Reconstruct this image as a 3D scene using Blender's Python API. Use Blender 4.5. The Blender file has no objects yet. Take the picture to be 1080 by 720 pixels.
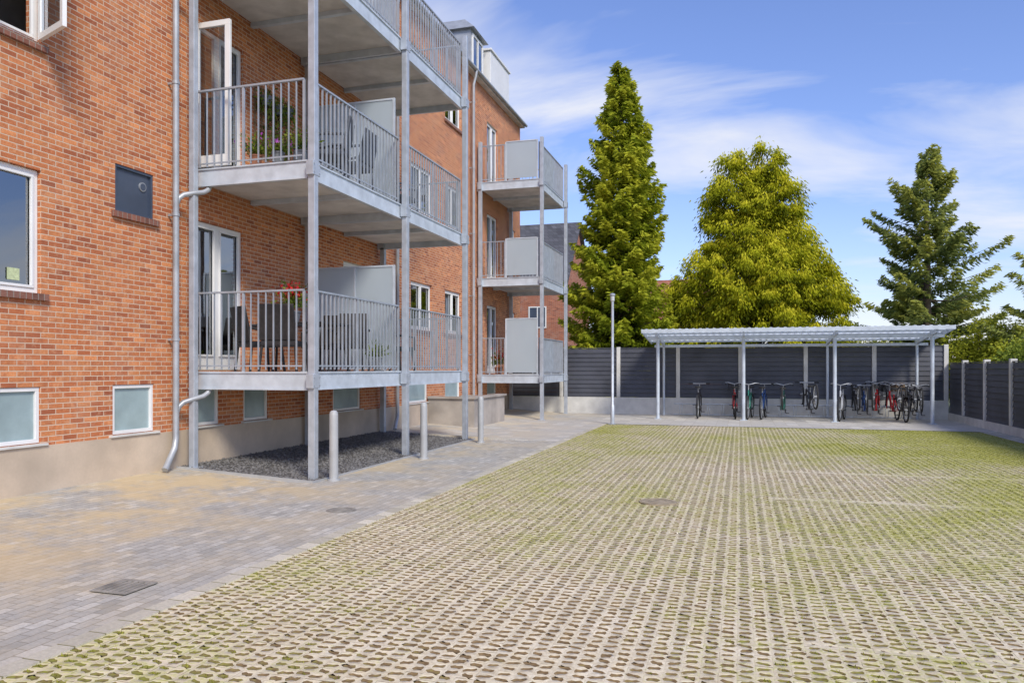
import bpy, math, random
import numpy as np
from mathutils import Vector, Matrix, noise
random.seed(7); rng=np.random.default_rng(7)
sc=bpy.context.scene; col=sc.collection
F=800.0; C=math.cos(math.radians(16.7)); S=math.sin(math.radians(16.7)); CH=1.51
def W(u,Z): return (Z*C*(u-780)/F, Z*(C+S*(u-540)/F))

# ------------------------------------------------------------ materials
def newmat(name):
    m=bpy.data.materials.new(name); m.use_nodes=True
    nt=m.node_tree; nt.nodes.clear()
    out=nt.nodes.new('ShaderNodeOutputMaterial'); b=nt.nodes.new('ShaderNodeBsdfPrincipled')
    nt.links.new(b.outputs[0],out.inputs[0]); return m,nt,b,out
def L(nt,a,b): nt.links.new(a,b)
def mixc(nt,fac,a,b,mode='MIX'):
    n=nt.nodes.new('ShaderNodeMix'); n.data_type='RGBA'; n.blend_type=mode
    for s,v in ((0,fac),(6,a),(7,b)):
        if hasattr(v,'default_value'): nt.links.new(v,n.inputs[s])
        else: n.inputs[s].default_value=v if s==0 else (v[0],v[1],v[2],1)
    return n.outputs[2]
def nz(nt,vec,scale,detail=2,rough=.55,dist=0):
    n=nt.nodes.new('ShaderNodeTexNoise'); n.inputs['Scale'].default_value=scale; n.inputs['Detail'].default_value=detail
    n.inputs['Roughness'].default_value=rough; n.inputs['Distortion'].default_value=dist
    nt.links.new(vec,n.inputs['Vector']); return n.outputs['Fac']
def ramp(nt,fac,stops):
    r=nt.nodes.new('ShaderNodeValToRGB'); nt.links.new(fac,r.inputs[0]); e=r.color_ramp.elements
    while len(e)<len(stops): e.new(.5)
    for i,(p,c) in enumerate(stops):
        e[i].position=p; e[i].color=(c,c,c,1) if not isinstance(c,tuple) else (c[0],c[1],c[2],1)
    return r.outputs[0]
def mth(nt,op,a,b=0.0):
    n=nt.nodes.new('ShaderNodeMath'); n.operation=op
    for i,v in ((0,a),(1,b)):
        if hasattr(v,'default_value'): nt.links.new(v,n.inputs[i])
        else: n.inputs[i].default_value=v
    return n.outputs[0]
def bump(nt,b,h,strength=.3,dist=.01):
    n=nt.nodes.new('ShaderNodeBump'); n.inputs['Strength'].default_value=strength; n.inputs['Distance'].default_value=dist
    nt.links.new(h,n.inputs['Height']); nt.links.new(n.outputs[0],b.inputs['Normal'])
def ocoord(nt): return nt.nodes.new('ShaderNodeTexCoord').outputs['Object']
def simple(name,c,rough=.6,metal=0.0,var=.15,scale=3.0,fine=60.0,bmp=.0,spec=None):
    m,nt,b,o=newmat(name); v=ocoord(nt)
    a=nz(nt,v,scale,3); f=nz(nt,v,fine,1)
    lo=tuple(x*(1-var) for x in c); hi=tuple(min(1,x*(1+var)) for x in c)
    cc=mixc(nt,ramp(nt,a,[(.3,0.0),(.7,1.0)]),lo,hi)
    cc=mixc(nt,mth(nt,'MULTIPLY',f,var),cc,tuple(x*.6 for x in c))
    L(nt,cc,b.inputs['Base Color']); b.inputs['Roughness'].default_value=rough; b.inputs['Metallic'].default_value=metal
    if spec is not None: b.inputs['Specular IOR Level'].default_value=spec
    if bmp: bump(nt,b,f,bmp,.005)
    return m
def brickmat(name,c1,c2,c3,mortar,plane='wall',bw=.24,rh=.0667,ms=.011,dirt=.35,bs=.5,tan=None,offs=.5,weather=None,wdark=None):
    m,nt,b,o=newmat(name); v=ocoord(nt)
    s=nt.nodes.new('ShaderNodeSeparateXYZ'); L(nt,v,s.inputs[0]); cb=nt.nodes.new('ShaderNodeCombineXYZ')
    if plane=='wall':
        L(nt,mth(nt,'ADD',s.outputs[0],s.outputs[1]),cb.inputs[0]); L(nt,s.outputs[2],cb.inputs[1])
    else:
        L(nt,s.outputs[1],cb.inputs[0]); L(nt,s.outputs[0],cb.inputs[1])
    t=nt.nodes.new('ShaderNodeTexBrick'); L(nt,cb.outputs[0],t.inputs['Vector']); t.offset=offs
    t.inputs['Scale'].default_value=1; t.inputs['Brick Width'].default_value=bw; t.inputs['Row Height'].default_value=rh
    t.inputs['Mortar Size'].default_value=ms*.5; t.inputs['Mortar Smooth'].default_value=.25
    t.inputs['Color1'].default_value=(0,0,0,1); t.inputs['Color2'].default_value=(1,1,1,1); t.inputs['Mortar'].default_value=(.5,.5,.5,1)
    g=nt.nodes.new('ShaderNodeRGBToBW'); L(nt,t.outputs['Color'],g.inputs[0])
    cc=ramp(nt,g.outputs[0],[(0,c3),(.18,c1),(.5,c2),(.75,c1),(1,tuple(min(1,x*1.25) for x in c2))])
    big=nz(nt,v,.7,3,.6); fine=nz(nt,v,45,2,.6)
    cc=mixc(nt,mth(nt,'MULTIPLY',ramp(nt,fine,[(.35,1.0),(.65,0.0)]),.3),cc,tuple(x*.5 for x in c1))
    if weather:
        cc=mixc(nt,mth(nt,'MULTIPLY',ramp(nt,nz(nt,v,7,3,.7),[(.48,0.0),(.66,1.0)]),.4),cc,wdark)
        cc=mixc(nt,mth(nt,'MULTIPLY',ramp(nt,nz(nt,v,11,2,.7),[(.54,0.0),(.72,1.0)]),.4),cc,weather)
    cc=mixc(nt,t.outputs['Fac'],cc,mortar)
    cc=mixc(nt,mth(nt,'MULTIPLY',ramp(nt,big,[(.42,0.0),(.7,1.0)]),dirt),cc,tuple(x*.5+.03 for x in c1))
    if tan:   # worn sandy patches, stronger towards the wall side
        wall=ramp(nt,mth(nt,'MULTIPLY',s.outputs[0],-.1),[(.34,.18),(.60,1.0)])
        n_=ramp(nt,nz(nt,v,.8,5,.7),[(.42,0.0),(.58,1.0)])
        cc=mixc(nt,mth(nt,'MULTIPLY',mth(nt,'MULTIPLY',wall,n_),.78),cc,tan)
    else: cc=mixc(nt,mth(nt,'MULTIPLY',ramp(nt,nz(nt,v,2.3,4,.7),[(.52,0.0),(.72,1.0)]),dirt*.9),cc,mortar)
    L(nt,cc,b.inputs['Base Color']); b.inputs['Roughness'].default_value=.85; b.inputs['Specular IOR Level'].default_value=.25
    h=mth(nt,'ADD',mth(nt,'MULTIPLY',t.outputs['Fac'],-1.0),mth(nt,'MULTIPLY',fine,.5)); bump(nt,b,h,bs,.006)
    return m
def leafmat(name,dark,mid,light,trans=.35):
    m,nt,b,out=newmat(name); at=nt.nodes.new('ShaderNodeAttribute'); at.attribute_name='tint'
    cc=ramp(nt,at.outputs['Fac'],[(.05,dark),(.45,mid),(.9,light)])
    L(nt,cc,b.inputs['Base Color']); b.inputs['Roughness'].default_value=.7; b.inputs['Specular IOR Level'].default_value=.12
    tr=nt.nodes.new('ShaderNodeBsdfTranslucent'); L(nt,cc,tr.inputs[0]); mx=nt.nodes.new('ShaderNodeMixShader')
    mx.inputs[0].default_value=trans; L(nt,b.outputs[0],mx.inputs[1]); L(nt,tr.outputs[0],mx.inputs[2]); L(nt,mx.outputs[0],out.inputs[0])
    return m
M={}
M['brick']=brickmat('brick_wall',(.53,.17,.068),(.66,.265,.105),(.34,.105,.052),(.64,.50,.37),bw=.195,rh=.0615,ms=.0115,dirt=.16,weather=(.74,.42,.24),wdark=(.30,.095,.052))
M['brick2']=brickmat('brick_house',(.40,.13,.07),(.46,.17,.09),(.25,.08,.05),(.42,.36,.3))
M['sillbrick']=brickmat('sill_brick',(.24,.10,.07),(.3,.13,.09),(.15,.07,.05),(.3,.26,.22),bw=.075,rh=.3)
M['pave']=brickmat('block_paving',(.44,.425,.39),(.50,.485,.445),(.36,.35,.32),(.26,.24,.205),'floor',.17,.085,.009,.12,.3,tan=(.62,.48,.27),weather=(.58,.53,.44),wdark=(.30,.29,.27))
M['slabs']=brickmat('path_slabs',(.50,.48,.44),(.54,.52,.475),(.45,.43,.39),(.36,.33,.28),'floor',.3,.3,.009,.12,.2,tan=(.58,.49,.35),weather=(.58,.54,.46),wdark=(.38,.365,.33))
M['kerb']=brickmat('kerb_stone',(.54,.50,.41),(.60,.56,.46),(.44,.41,.32),(.22,.20,.10),'floor',.21,.2,.012,.2,.3)
M['concrete']=simple('concrete',(.40,.36,.32),.85,var=.28,scale=1.6,fine=40,bmp=.3)
M['plinth']=simple('plinth_render',(.55,.45,.34),.85,var=.25,scale=1.1,fine=30,bmp=.25)
M['slabc']=simple('balcony_concrete',(.62,.60,.58),.8,var=.2,scale=2.2,fine=25,bmp=.15)
M['steel']=simple('galvanised_steel',(.46,.50,.55),.42,.3,.15,7,90,.05)
M['rail']=simple('railing_steel',(.38,.42,.47),.45,.25,.14,5,80)
M['steell']=simple('light_steel',(.56,.62,.68),.45,.15,.14,5,80)
M['zinc']=simple('zinc_pipe',(.42,.44,.46),.45,.35,.2,4,70)
M['white']=simple('white_paint',(.80,.80,.78),.4,0,.05,3,60)
M['wconc']=simple('fence_post_concrete',(.62,.61,.57),.75,0,.15,3,60)
M['bollard']=simple('bollard_metal',(.44,.45,.45),.55,.2,.12,4,60)
M['darkpanel']=simple('anthracite_composite',(.060,.064,.080),.5,0,.3,1.5,30,.1)
M['slate']=simple('blue_grey_panel',(.06,.08,.12),.35,0,.15,3,50)
M['rattan']=simple('dark_rattan',(.03,.027,.027),.6,0,.4,20,150,.3)
M['greyfab']=simple('grey_textile',(.09,.10,.12),.8,0,.2,10,150,.1)
M['tile']=brickmat('roof_tiles',(.095,.098,.11),(.12,.12,.135),(.07,.07,.08),(.05,.05,.055),'wall',.3,.25,.02,.2,.5)
M['redtile']=brickmat('red_roof_tiles',(.36,.14,.09),(.42,.17,.11),(.25,.09,.06),(.12,.06,.04),'wall',.3,.25,.02,.2,.5)
M['bark']=simple('bark',(.13,.10,.07),.9,0,.4,6,40,.6)
M['rubber']=simple('rubber',(.02,.02,.02),.8,0,.2,10,90)
M['black']=simple('black_metal',(.03,.03,.033),.4,.3,.2,5,60)
M['iron']=simple('cast_iron',(.30,.28,.245),.85,.1,.4,8,60,.3)
M['rust']=simple('rusty_iron',(.36,.30,.21),.85,.05,.4,8,60,.3)
M['terracotta']=simple('terracotta',(.38,.16,.09),.8,0,.2,6,60)
M['greypot']=simple('grey_pot',(.18,.19,.20),.7,0,.2,6,60)
M['gravel']=simple('gravel_stone',(.19,.185,.18),.9,0,.5,14,80,.5)
M['gravelbed']=simple('gravel_bed',(.11,.105,.10),.95,0,.5,30,120,1.0)
M['room']=simple('room_wall',(.34,.31,.27),.9,0,.4,1.2,8)
M['curtain']=simple('curtain',(.74,.74,.72),.9,0,.1,4,40)
M['basepane']=simple('obscured_glass',(.34,.44,.45),.10,0,.2,2,40)
M['wicker']=simple('wicker',(.25,.16,.08),.8,0,.3,20,120,.3)
M['lamp']=simple('lamp_lens',(.5,.52,.52),.3,0,.05,3,30)
M['red']=simple('red_petals',(.65,.02,.02),.6,0,.3,20,80)
M['pink']=simple('purple_petals',(.40,.08,.45),.6,0,.3,20,80)
M['sticker']=simple('sticker',(.55,.62,.35),.5,0,.2,30,80)
for n,c in (('bike_black',(.025,.025,.03)),('bike_red',(.45,.02,.025)),('bike_green',(.02,.16,.12)),('bike_blue',(.03,.08,.25)),('bike_silver',(.45,.47,.5))):
    M[n]=simple(n,c,.3,.2,.1,5,60)
M['spruce']=leafmat('spruce_needles',(.07,.11,.012),(.26,.32,.018),(.58,.58,.05),.42)
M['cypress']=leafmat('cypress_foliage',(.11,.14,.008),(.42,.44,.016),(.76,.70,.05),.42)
M['blue']=leafmat('blue_spruce_needles',(.08,.12,.04),(.25,.30,.08),(.54,.54,.11),.42)
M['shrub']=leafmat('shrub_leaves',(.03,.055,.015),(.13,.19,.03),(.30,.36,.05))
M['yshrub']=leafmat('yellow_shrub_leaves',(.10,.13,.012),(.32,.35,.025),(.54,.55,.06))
M['grass']=leafmat('grass_blades',(.12,.13,.02),(.29,.30,.035),(.47,.47,.07))
m,nt,b,out=newmat('frosted_glass'); v=ocoord(nt)
L(nt,mixc(nt,nz(nt,v,1.5,3),(.54,.61,.66),(.66,.73,.77)),b.inputs['Base Color']); b.inputs['Roughness'].default_value=.3
tr=nt.nodes.new('ShaderNodeBsdfTranslucent'); tr.inputs[0].default_value=(.7,.78,.82,1); mx=nt.nodes.new('ShaderNodeMixShader'); mx.inputs[0].default_value=.45
L(nt,b.outputs[0],mx.inputs[1]); L(nt,tr.outputs[0],mx.inputs[2]); L(nt,mx.outputs[0],out.inputs[0]); M['frost']=m
m,nt,b,out=newmat('window_glass'); v=ocoord(nt)
gl=nt.nodes.new('ShaderNodeBsdfGlossy'); gl.inputs['Roughness'].default_value=.02; gl.inputs[0].default_value=(.9,.95,1,1)
tp=nt.nodes.new('ShaderNodeBsdfTransparent'); tp.inputs[0].default_value=(.80,.85,.85,1)
fr=nt.nodes.new('ShaderNodeFresnel'); fr.inputs[0].default_value=1.6
bp=nt.nodes.new('ShaderNodeBump'); bp.inputs['Strength'].default_value=.05; bp.inputs['Distance'].default_value=.02
L(nt,nz(nt,v,1.3,2),bp.inputs['Height']); L(nt,bp.outputs[0],gl.inputs['Normal'])
mx=nt.nodes.new('ShaderNodeMixShader'); L(nt,mth(nt,'ADD',mth(nt,'MULTIPLY',fr.outputs[0],1.2),.22),mx.inputs[0]); L(nt,tp.outputs[0],mx.inputs[1]); L(nt,gl.outputs[0],mx.inputs[2]); L(nt,mx.outputs[0],out.inputs[0]); M['glass']=m
m,nt,b,out=newmat('opal_roof_sheet'); b.inputs['Roughness'].default_value=.35
v=ocoord(nt); L(nt,mixc(nt,nz(nt,v,2,3),(.5,.56,.6),(.64,.69,.72)),b.inputs['Base Color'])
tr=nt.nodes.new('ShaderNodeBsdfTranslucent'); tr.inputs[0].default_value=(.82,.87,.9,1); mx=nt.nodes.new('ShaderNodeMixShader'); mx.inputs[0].default_value=.72
L(nt,b.outputs[0],mx.inputs[1]); L(nt,tr.outputs[0],mx.inputs[2]); L(nt,mx.outputs[0],out.inputs[0]); M['opal']=m
m,nt,b,out=newmat('grass_paver_concrete'); v=ocoord(nt); at=nt.nodes.new('ShaderNodeAttribute'); at.attribute_name='moss'
f=nz(nt,v,32,3,.65); g=nz(nt,v,2.2,3,.6)
cc=mixc(nt,ramp(nt,g,[(.3,0.0),(.7,1.0)]),(.68,.60,.43),(.82,.74,.57))
cc=mixc(nt,mth(nt,'MULTIPLY',ramp(nt,f,[(.38,1.0),(.6,0.0)]),.4),cc,(.42,.33,.18))
mf=mth(nt,'ADD',at.outputs['Fac'],mth(nt,'MULTIPLY',mth(nt,'SUBTRACT',f,.5),2.0))
cc=mixc(nt,mth(nt,'MULTIPLY',ramp(nt,mf,[(.3,0.0),(1.0,1.0)]),.85),cc,(.42,.42,.05))
L(nt,cc,b.inputs['Base Color']); b.inputs['Roughness'].default_value=.9; bump(nt,b,f,.5,.005); M['paver']=m
m,nt,b,out=newmat('paver_hole_soil'); v=ocoord(nt); at=nt.nodes.new('ShaderNodeAttribute'); at.attribute_name='moss'
f=nz(nt,v,40,2,.6)
cc=mixc(nt,ramp(nt,f,[(.3,0.0),(.7,1.0)]),(.13,.085,.04),(.28,.19,.09))
mf=mth(nt,'ADD',at.outputs['Fac'],mth(nt,'MULTIPLY',mth(nt,'SUBTRACT',f,.5),1.4))
cc=mixc(nt,mth(nt,'MULTIPLY',ramp(nt,mf,[(.15,0.0),(.8,1.0)]),.85),cc,(.21,.23,.03))
L(nt,cc,b.inputs['Base Color']); b.inputs['Roughness'].default_value=.95; M['hole']=m
m,nt,b,out=newmat('ground_grass'); v=ocoord(nt)
cc=mixc(nt,nz(nt,v,.3,4),(.05,.07,.02),(.12,.13,.04)); L(nt,cc,b.inputs['Base Color']); b.inputs['Roughness'].default_value=.95; M['lawn']=m

# ------------------------------------------------------------ mesh helpers
class MB:
    def __init__(s): s.v=[]; s.f=[]; s.m=[]; s.sm=[]
    def add(s,vs,fs,m=0,sm=False):
        o=len(s.v); s.v+= [tuple(p) for p in vs]; s.f+=[tuple(i+o for i in f) for f in fs]; s.m+=[m]*len(fs); s.sm+=[sm]*len(fs)
    def box(s,x0,x1,y0,y1,z0,z1,m=0,bev=0):
        if x0>x1:x0,x1=x1,x0
        if y0>y1:y0,y1=y1,y0
        vs=[(x,y,z) for z in (z0,z1) for y in (y0,y1) for x in (x0,x1)]
        s.add(vs,[(0,2,3,1),(4,5,7,6),(0,1,5,4),(2,6,7,3),(0,4,6,2),(1,3,7,5)],m)
    def tube(s,pts,r,n=8,m=0,closed=False):
        pts=[Vector(p) for p in pts]; k=len(pts); rs=r if isinstance(r,(list,tuple)) else [r]*k
        vs=[]; up=None
        for i in range(k):
            if closed: t=(pts[(i+1)%k]-pts[i-1])
            else: t=pts[min(i+1,k-1)]-pts[max(i-1,0)]
            t.normalize()
            if up is None: up=t.orthogonal().normalized()
            up=(up-t*up.dot(t)); up.normalize(); w=t.cross(up)
            for j in range(n):
                a=2*math.pi*j/n; vs.append(pts[i]+(up*math.cos(a)+w*math.sin(a))*rs[i])
        fs=[]
        for i in range(k if closed else k-1):
            i2=(i+1)%k
            for j in range(n): fs.append((i*n+j,i*n+(j+1)%n,i2*n+(j+1)%n,i2*n+j))
        s.add(vs,fs,m,True)
        if not closed:
            s.add([vs[j] for j in range(n)],[tuple(range(n))[::-1]],m); s.add([vs[(k-1)*n+j] for j in range(n)],[tuple(range(n))],m)
    def lathe(s,prof,c=(0,0,0),n=20,m=0):
        vs=[]; k=len(prof)
        for r,z in prof:
            for j in range(n):
                a=2*math.pi*j/n; vs.append((c[0]+r*math.cos(a),c[1]+r*math.sin(a),c[2]+z))
        fs=[(i*n+j,i*n+(j+1)%n,(i+1)*n+(j+1)%n,(i+1)*n+j) for i in range(k-1) for j in range(n)]
        s.add(vs,fs,m,False); s.add(vs[-n:],[tuple(range(n))],m)
def npmesh(name,V,Fq,mats,attr=None,matidx=None,smooth=False):
    me=bpy.data.meshes.new(name); V=np.asarray(V,dtype=np.float32); Fq=np.asarray(Fq,dtype=np.int32); n,k=Fq.shape
    me.vertices.add(len(V)); me.vertices.foreach_set('co',V.ravel()); me.loops.add(n*k); me.loops.foreach_set('vertex_index',Fq.ravel())
    me.polygons.add(n); me.polygons.foreach_set('loop_start',np.arange(0,n*k,k,dtype=np.int32)); me.polygons.foreach_set('loop_total',np.full(n,k,dtype=np.int32))
    for m_ in mats: me.materials.append(m_)
    if matidx is not None: me.polygons.foreach_set('material_index',np.asarray(matidx,dtype=np.int32))
    if attr:
        a=me.attributes.new(attr[0],'FLOAT','POINT'); a.data.foreach_set('value',np.asarray(attr[1],dtype=np.float32))
    me.update(calc_edges=True); return me
WL={}
def place(o,parent,wl=(0,0,0)):
    WL[o.name]=Vector(wl)
    col.objects.link(o)
    if parent is not None:
        o.parent=parent; o.matrix_parent_inverse=Matrix.Translation(-WL[parent.name])
def empty(name,loc=(0,0,0),parent=None,**k):
    o=bpy.data.objects.new(name,None); o.empty_display_size=.2; o.location=loc; place(o,parent,loc)
    for a,v in k.items(): o[a]=v
    return o
def mobj(name,mb,mats,parent=None,bevel=0,**k):
    if isinstance(mb,MB):
        me=bpy.data.meshes.new(name); me.from_pydata(mb.v,[],mb.f)
        if not isinstance(mats,(list,tuple)): mats=[mats]
        for q in mats: me.materials.append(q)
        me.polygons.foreach_set('material_index',mb.m); me.polygons.foreach_set('use_smooth',mb.sm); me.update()
    else: me=mb
    o=bpy.data.objects.new(name,me); place(o,parent)
    if bevel:
        bm=o.modifiers.new('bevel','BEVEL'); bm.width=bevel; bm.segments=2; bm.limit_method='ANGLE'
    for a,v in k.items(): o[a]=v
    return o
def thing(name,loc,label,cat,group=None):
    o=empty(name,loc,None,label=label,category=cat)
    if group: o['group']=group
    return o
def dup(src,loc,rz=0,scale=1,**k):
    o=src.copy(); o.location=loc; o.rotation_euler=(0,0,rz); o.scale=(scale,)*3; col.objects.link(o)
    def rec(a,b):
        for ch in a.children:
            c=ch.copy(); c.parent=b; col.objects.link(c); rec(ch,c)
    rec(src,o)
    for a,v in k.items(): o[a]=v
    return o

# ------------------------------------------------------------ setting: grounds
XW=-7.5; XF=-5.56; XP=-3.45; YP=20.4; XR=5.45
mb=MB(); mb.add([(-400,-400,-.12),(400,-400,-.12),(400,600,-.12),(-400,600,-.12)],[(0,1,2,3)])
mobj('ground',mb,M['lawn'],kind='structure')
def strip(name,mat,y0,y1,prof,sub=1):
    mb=MB()
    for (xa,za),(xb,zb) in zip(prof[:-1],prof[1:]): mb.add([(xa,y0,za),(xb,y0,zb),(xb,y1,zb),(xa,y1,za)],[(0,1,2,3)])
    (xa,za),(xb,zb)=prof[0],prof[-1]
    mb.add([(xa,y0,za),(xb,y0,zb),(xb,y0,-.12),(xa,y0,-.12)],[(0,3,2,1)])
    return mobj(name,mb,mat,kind='structure')
strip('pavement',M['pave'],-8,15.2,[(XW-.02,.13),(-5.7,.01),(XP-.12,.0)])
strip('path',M['slabs'],15.2,25.0,[(XW-.02,.13),(-5.7,.01),(XP-.12,.0)])
mb=MB(); mb.box(XP-.12,XP,-8,YP,-.12,.004); mobj('kerb',mb,M['kerb'],kind='structure')
mb=MB(); mb.add([(XP-.12,YP,0.001),(XR+.4,YP,0.001),(XR+.4,25,0.001),(XP-.12,25,.001)],[(0,1,2,3)]); mobj('shelter_pavement',mb,M['slabs'],kind='structure')
mb=MB(); mb.box(XR,XR+.38,-2,YP,-.12,.003); mobj('edge_kerb',mb,M['kerb'],kind='structure')
px,py=.088,.072
nx=int(round((XR-XP)/px)); px=(XR-XP)/nx; ny=int((YP-1.9)/py); py=(YP-1.9)/ny
V=[];Q=[];MI=[];A=[]; tufts=[]
mb=MB(); mb.box(XP,XR,-3,1.9,-.12,-.006); mobj('parking_apron',mb,M['kerb'],kind='structure')
oct_=[(1,0),(.62,.85),(0,.62),(-.62,.85),(-1,0),(-.62,-.85),(0,-.62),(.62,-.85)]
sq=[(1,0),(1,1),(0,1),(-1,1),(-1,0),(-1,-1),(0,-1),(1,-1)]
def mossf(x,y):
    n=noise.noise((x*.45,y*.30,3.1))*.45+noise.noise((x*1.4,y*1.1,9))*.28+noise.noise((x*6,y*6,9))*.28
    far=min(1,max(0,(y-4)/11)); rt=min(1,max(0,(x)/5))
    return .22+n+far*.26+rt*far*.60
divs=[4.45+2.45*i for i in range(-1,7)]
R_=random.random
for j in range(ny):
    cy=1.9+py*(j+.5)
    for i in range(nx):
        cx=XP+px*(i+.5); mo=mossf(cx,cy); o=len(V)
        solid = (cx>.3 and any(abs(cy-d)<py*.6 for d in divs))
        zj=-.002*R_()+noise.noise((cx*.5,cy*.5,0))*.008-.004
        hx=px*(.33+.10*R_()); hy=py*(.19+.13*R_())
        if solid: hx=.010;hy=.008
        off=.010*(1 if (i)%2 else -1) if not solid else 0
        ox=(R_()-.5)*.010; tl=(R_()-.5)*.25+(.22 if (i+j)%2 else -.22)
        e=.003
        for a,b_ in sq: V.append((cx+a*px*.5,cy+b_*py*.5,zj-e)); A.append(mo+.15)
        rr_=[.78+.44*R_() for _ in range(8)]
        for (a,b_),r_ in zip(oct_,rr_):
            x_=a*hx*1.10*r_; V.append((cx+ox+x_,cy+off+b_*hy*1.3*r_+x_*tl,zj)); A.append(mo)
        for (a,b_),r_ in zip(oct_,rr_):
            x_=a*hx*.97*r_; V.append((cx+ox+x_,cy+off+b_*hy*1.1*r_+x_*tl,zj-.006)); A.append(mo+.1)
        V.append((cx+ox,cy+off,zj-.007+R_()*.005)); A.append(mo+.15)
        for k in range(8):
            k2=(k+1)%8
            Q.append((o+k,o+k2,o+8+k2,o+8+k)); MI.append(0)
            Q.append((o+8+k,o+8+k2,o+16+k2,o+16+k)); MI.append(1)
        for k in range(0,8,2): Q.append((o+24,o+16+k,o+16+k+1,o+16+(k+2)%8)); MI.append(1)
        if not solid and R_()<min(.9,.05+mo*.9) and cy>2.2: tufts.append((cx+ox,cy+off,zj-.007,mo))
me=npmesh('parking_lot',V,Q,[M['paver'],M['hole']],('moss',A),MI); mobj('parking_lot',me,None,kind='structure')
V=[];T=[]
for (x,y,z,mo) in tufts:
    nb=int(2+max(0,mo)*5+R_()*2)
    for k in range(nb):
        a=random.uniform(0,6.28); r=random.uniform(0,.030); bx=x+math.cos(a)*r*1.1; by=y+math.sin(a)*r*.6
        h=random.uniform(.004,.012)*(1+max(0,mo)*.6); w=random.uniform(.003,.006); d=random.uniform(0,6.28); lx,ly=math.cos(d)*h*.7,math.sin(d)*h*.7
        ca,sa=math.cos(a+1)*w,math.sin(a+1)*w; t=R_()*.8+.1*mo
        V+=[(bx-ca,by-sa,z),(bx+ca,by+sa,z),(bx+lx,by+ly,z+h+.006)]; T+=[t]*3
me=npmesh('grass',V,np.arange(len(V)).reshape(-1,3),[M['grass']],('tint',T)); mobj('grass',me,None,kind='stuff',label='short moss and grass growing in the paver holes',category='grass')
def zpath(x): return .01+(.12)*min(1,max(0,(-5.7-x)/(-5.7-XW+.02)))
mb=MB(); GX0,GX1,GY0,GY1=XW+.03,-5.36,8.75,15.1
for (xa,xb) in ((GX0,-5.7),(-5.7,GX1)): mb.add([(xa,GY0,zpath(xa)+.012),(xb,GY0,zpath(xb)+.012),(xb,GY1,zpath(xb)+.012),(xa,GY1,zpath(xa)+.012)],[(0,1,2,3)])
mobj('gravel_bed',mb,M['gravelbed'],kind='structure')
n=6500; P=np.stack([rng.uniform(GX0,GX1,n),rng.uniform(GY0,GY1,n)],1); V=[];Q=[]
for i in range(n):
    x,y=P[i]; r=random.uniform(.012,.03); z=zpath(x)+.014; o=len(V); a=random.uniform(0,3); e=random.uniform(.6,1)
    for k in range(4): V.append((x+math.cos(a+k*1.57)*r*(1 if k%2 else e),y+math.sin(a+k*1.57)*r*(1 if k%2 else e),z+random.uniform(-.004,.008)))
    V.append((x+random.uniform(-.3,.3)*r,y,z+r*.8))
    Q+=[(o,o+1,o+4),(o+1,o+2,o+4),(o+2,o+3,o+4),(o+3,o,o+4)]
me=npmesh('gravel',V,Q,[M['gravel']]); mobj('gravel',me,None,kind='stuff',label='loose dark grey gravel beneath the balconies',category='gravel')
mb=MB(); mb.box(GX0,GX1+.03,GY0-.03,GY0,.0,.16); mb.v=[(x,y,min(z,zpath(x)+.025)) for x,y,z in mb.v]
mb.box(GX1,GX1+.03,GY0,GY1,0,.03); mobj('gravel_edging',mb,M['bollard'],kind='structure')

# ------------------------------------------------------------ apartment building
B=thing('apartment_building',(XW,10,0),'three storey red brick apartment building with galvanised steel balconies','building')
Y0,Y1,ZT=-7.0,26.0,10.15; FL=[1.46,4.31,7.15]; FB=[1.32,4.17,7.01]
ops=[]
for y0,y1 in ((1.0,2.4),(5.1,6.63)):
    ops+= [(y0,y1,2.34,3.72,'win'),(y0,y1,5.12,6.6,'open' if y0>4 else 'win'),(y0,y1,8.0,9.35,'win')]
ops.append((7.68,8.33,3.48,4.08,'vent'))
for f in FL: ops+= [(9.10,10.25,f+.02,f+2.19,'door'),(13.4,14.5,f+.02,f+2.17,'door')]
for y0,y1 in ((16.6,17.9),(18.8,20.0)):
    for f in FL: ops.append((y0,y1,f+.98,f+2.14,'win'))
for f in FB: ops+= [(22.3,23.35,f+.02,f+2.15,'door')]
for f in FB: ops+= [(24.7,25.4,f+1.2,f+2.1,'win')]
for y0,y1 in ((1.0,2.3),(5.2,6.62),(7.64,8.34),(9.1,9.66),(10.25,10.90),(13.0,14.1),(16.5,17.6),(18.8,19.9),(22.3,23.2)):
    ops.append((y0,y1,.67,1.30,'base'))
ys=sorted(set([Y0,Y1]+[o[0] for o in ops]+[o[1] for o in ops])); zs=sorted(set([.64,ZT]+[o[2] for o in ops]+[o[3] for o in ops]))
mb=MB()
for a,b_ in zip(ys[:-1],ys[1:]):
    for c_,d in zip(zs[:-1],zs[1:]):
        ym,zm=(a+b_)/2,(c_+d)/2
        if any(o[0]<ym<o[1] and o[2]<zm<o[3] for o in ops): continue
        mb.add([(XW,a,c_),(XW,b_,c_),(XW,b_,d),(XW,a,d)],[(0,1,2,3)])
for y0,y1,z0,z1,k in ops:
    x2=XW-.22
    mb.add([(XW,y0,z0),(XW,y0,z1),(x2,y0,z1),(x2,y0,z0)],[(0,1,2,3)]); mb.add([(XW,y1,z0),(XW,y1,z1),(x2,y1,z1),(x2,y1,z0)],[(3,2,1,0)])
    mb.add([(XW,y0,z1),(XW,y1,z1),(x2,y1,z1),(x2,y0,z1)],[(0,1,2,3)]); mb.add([(XW,y0,z0),(XW,y1,z0),(x2,y1,z0),(x2,y0,z0)],[(3,2,1,0)])
XB=-17
mb.add([(XW,Y1,.0),(XB,Y1,0),(XB,Y1,ZT),(XW,Y1,ZT),((XW+XB)/2,Y1,14.3)],[(0,1,2,3),(3,2,4)])
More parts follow.
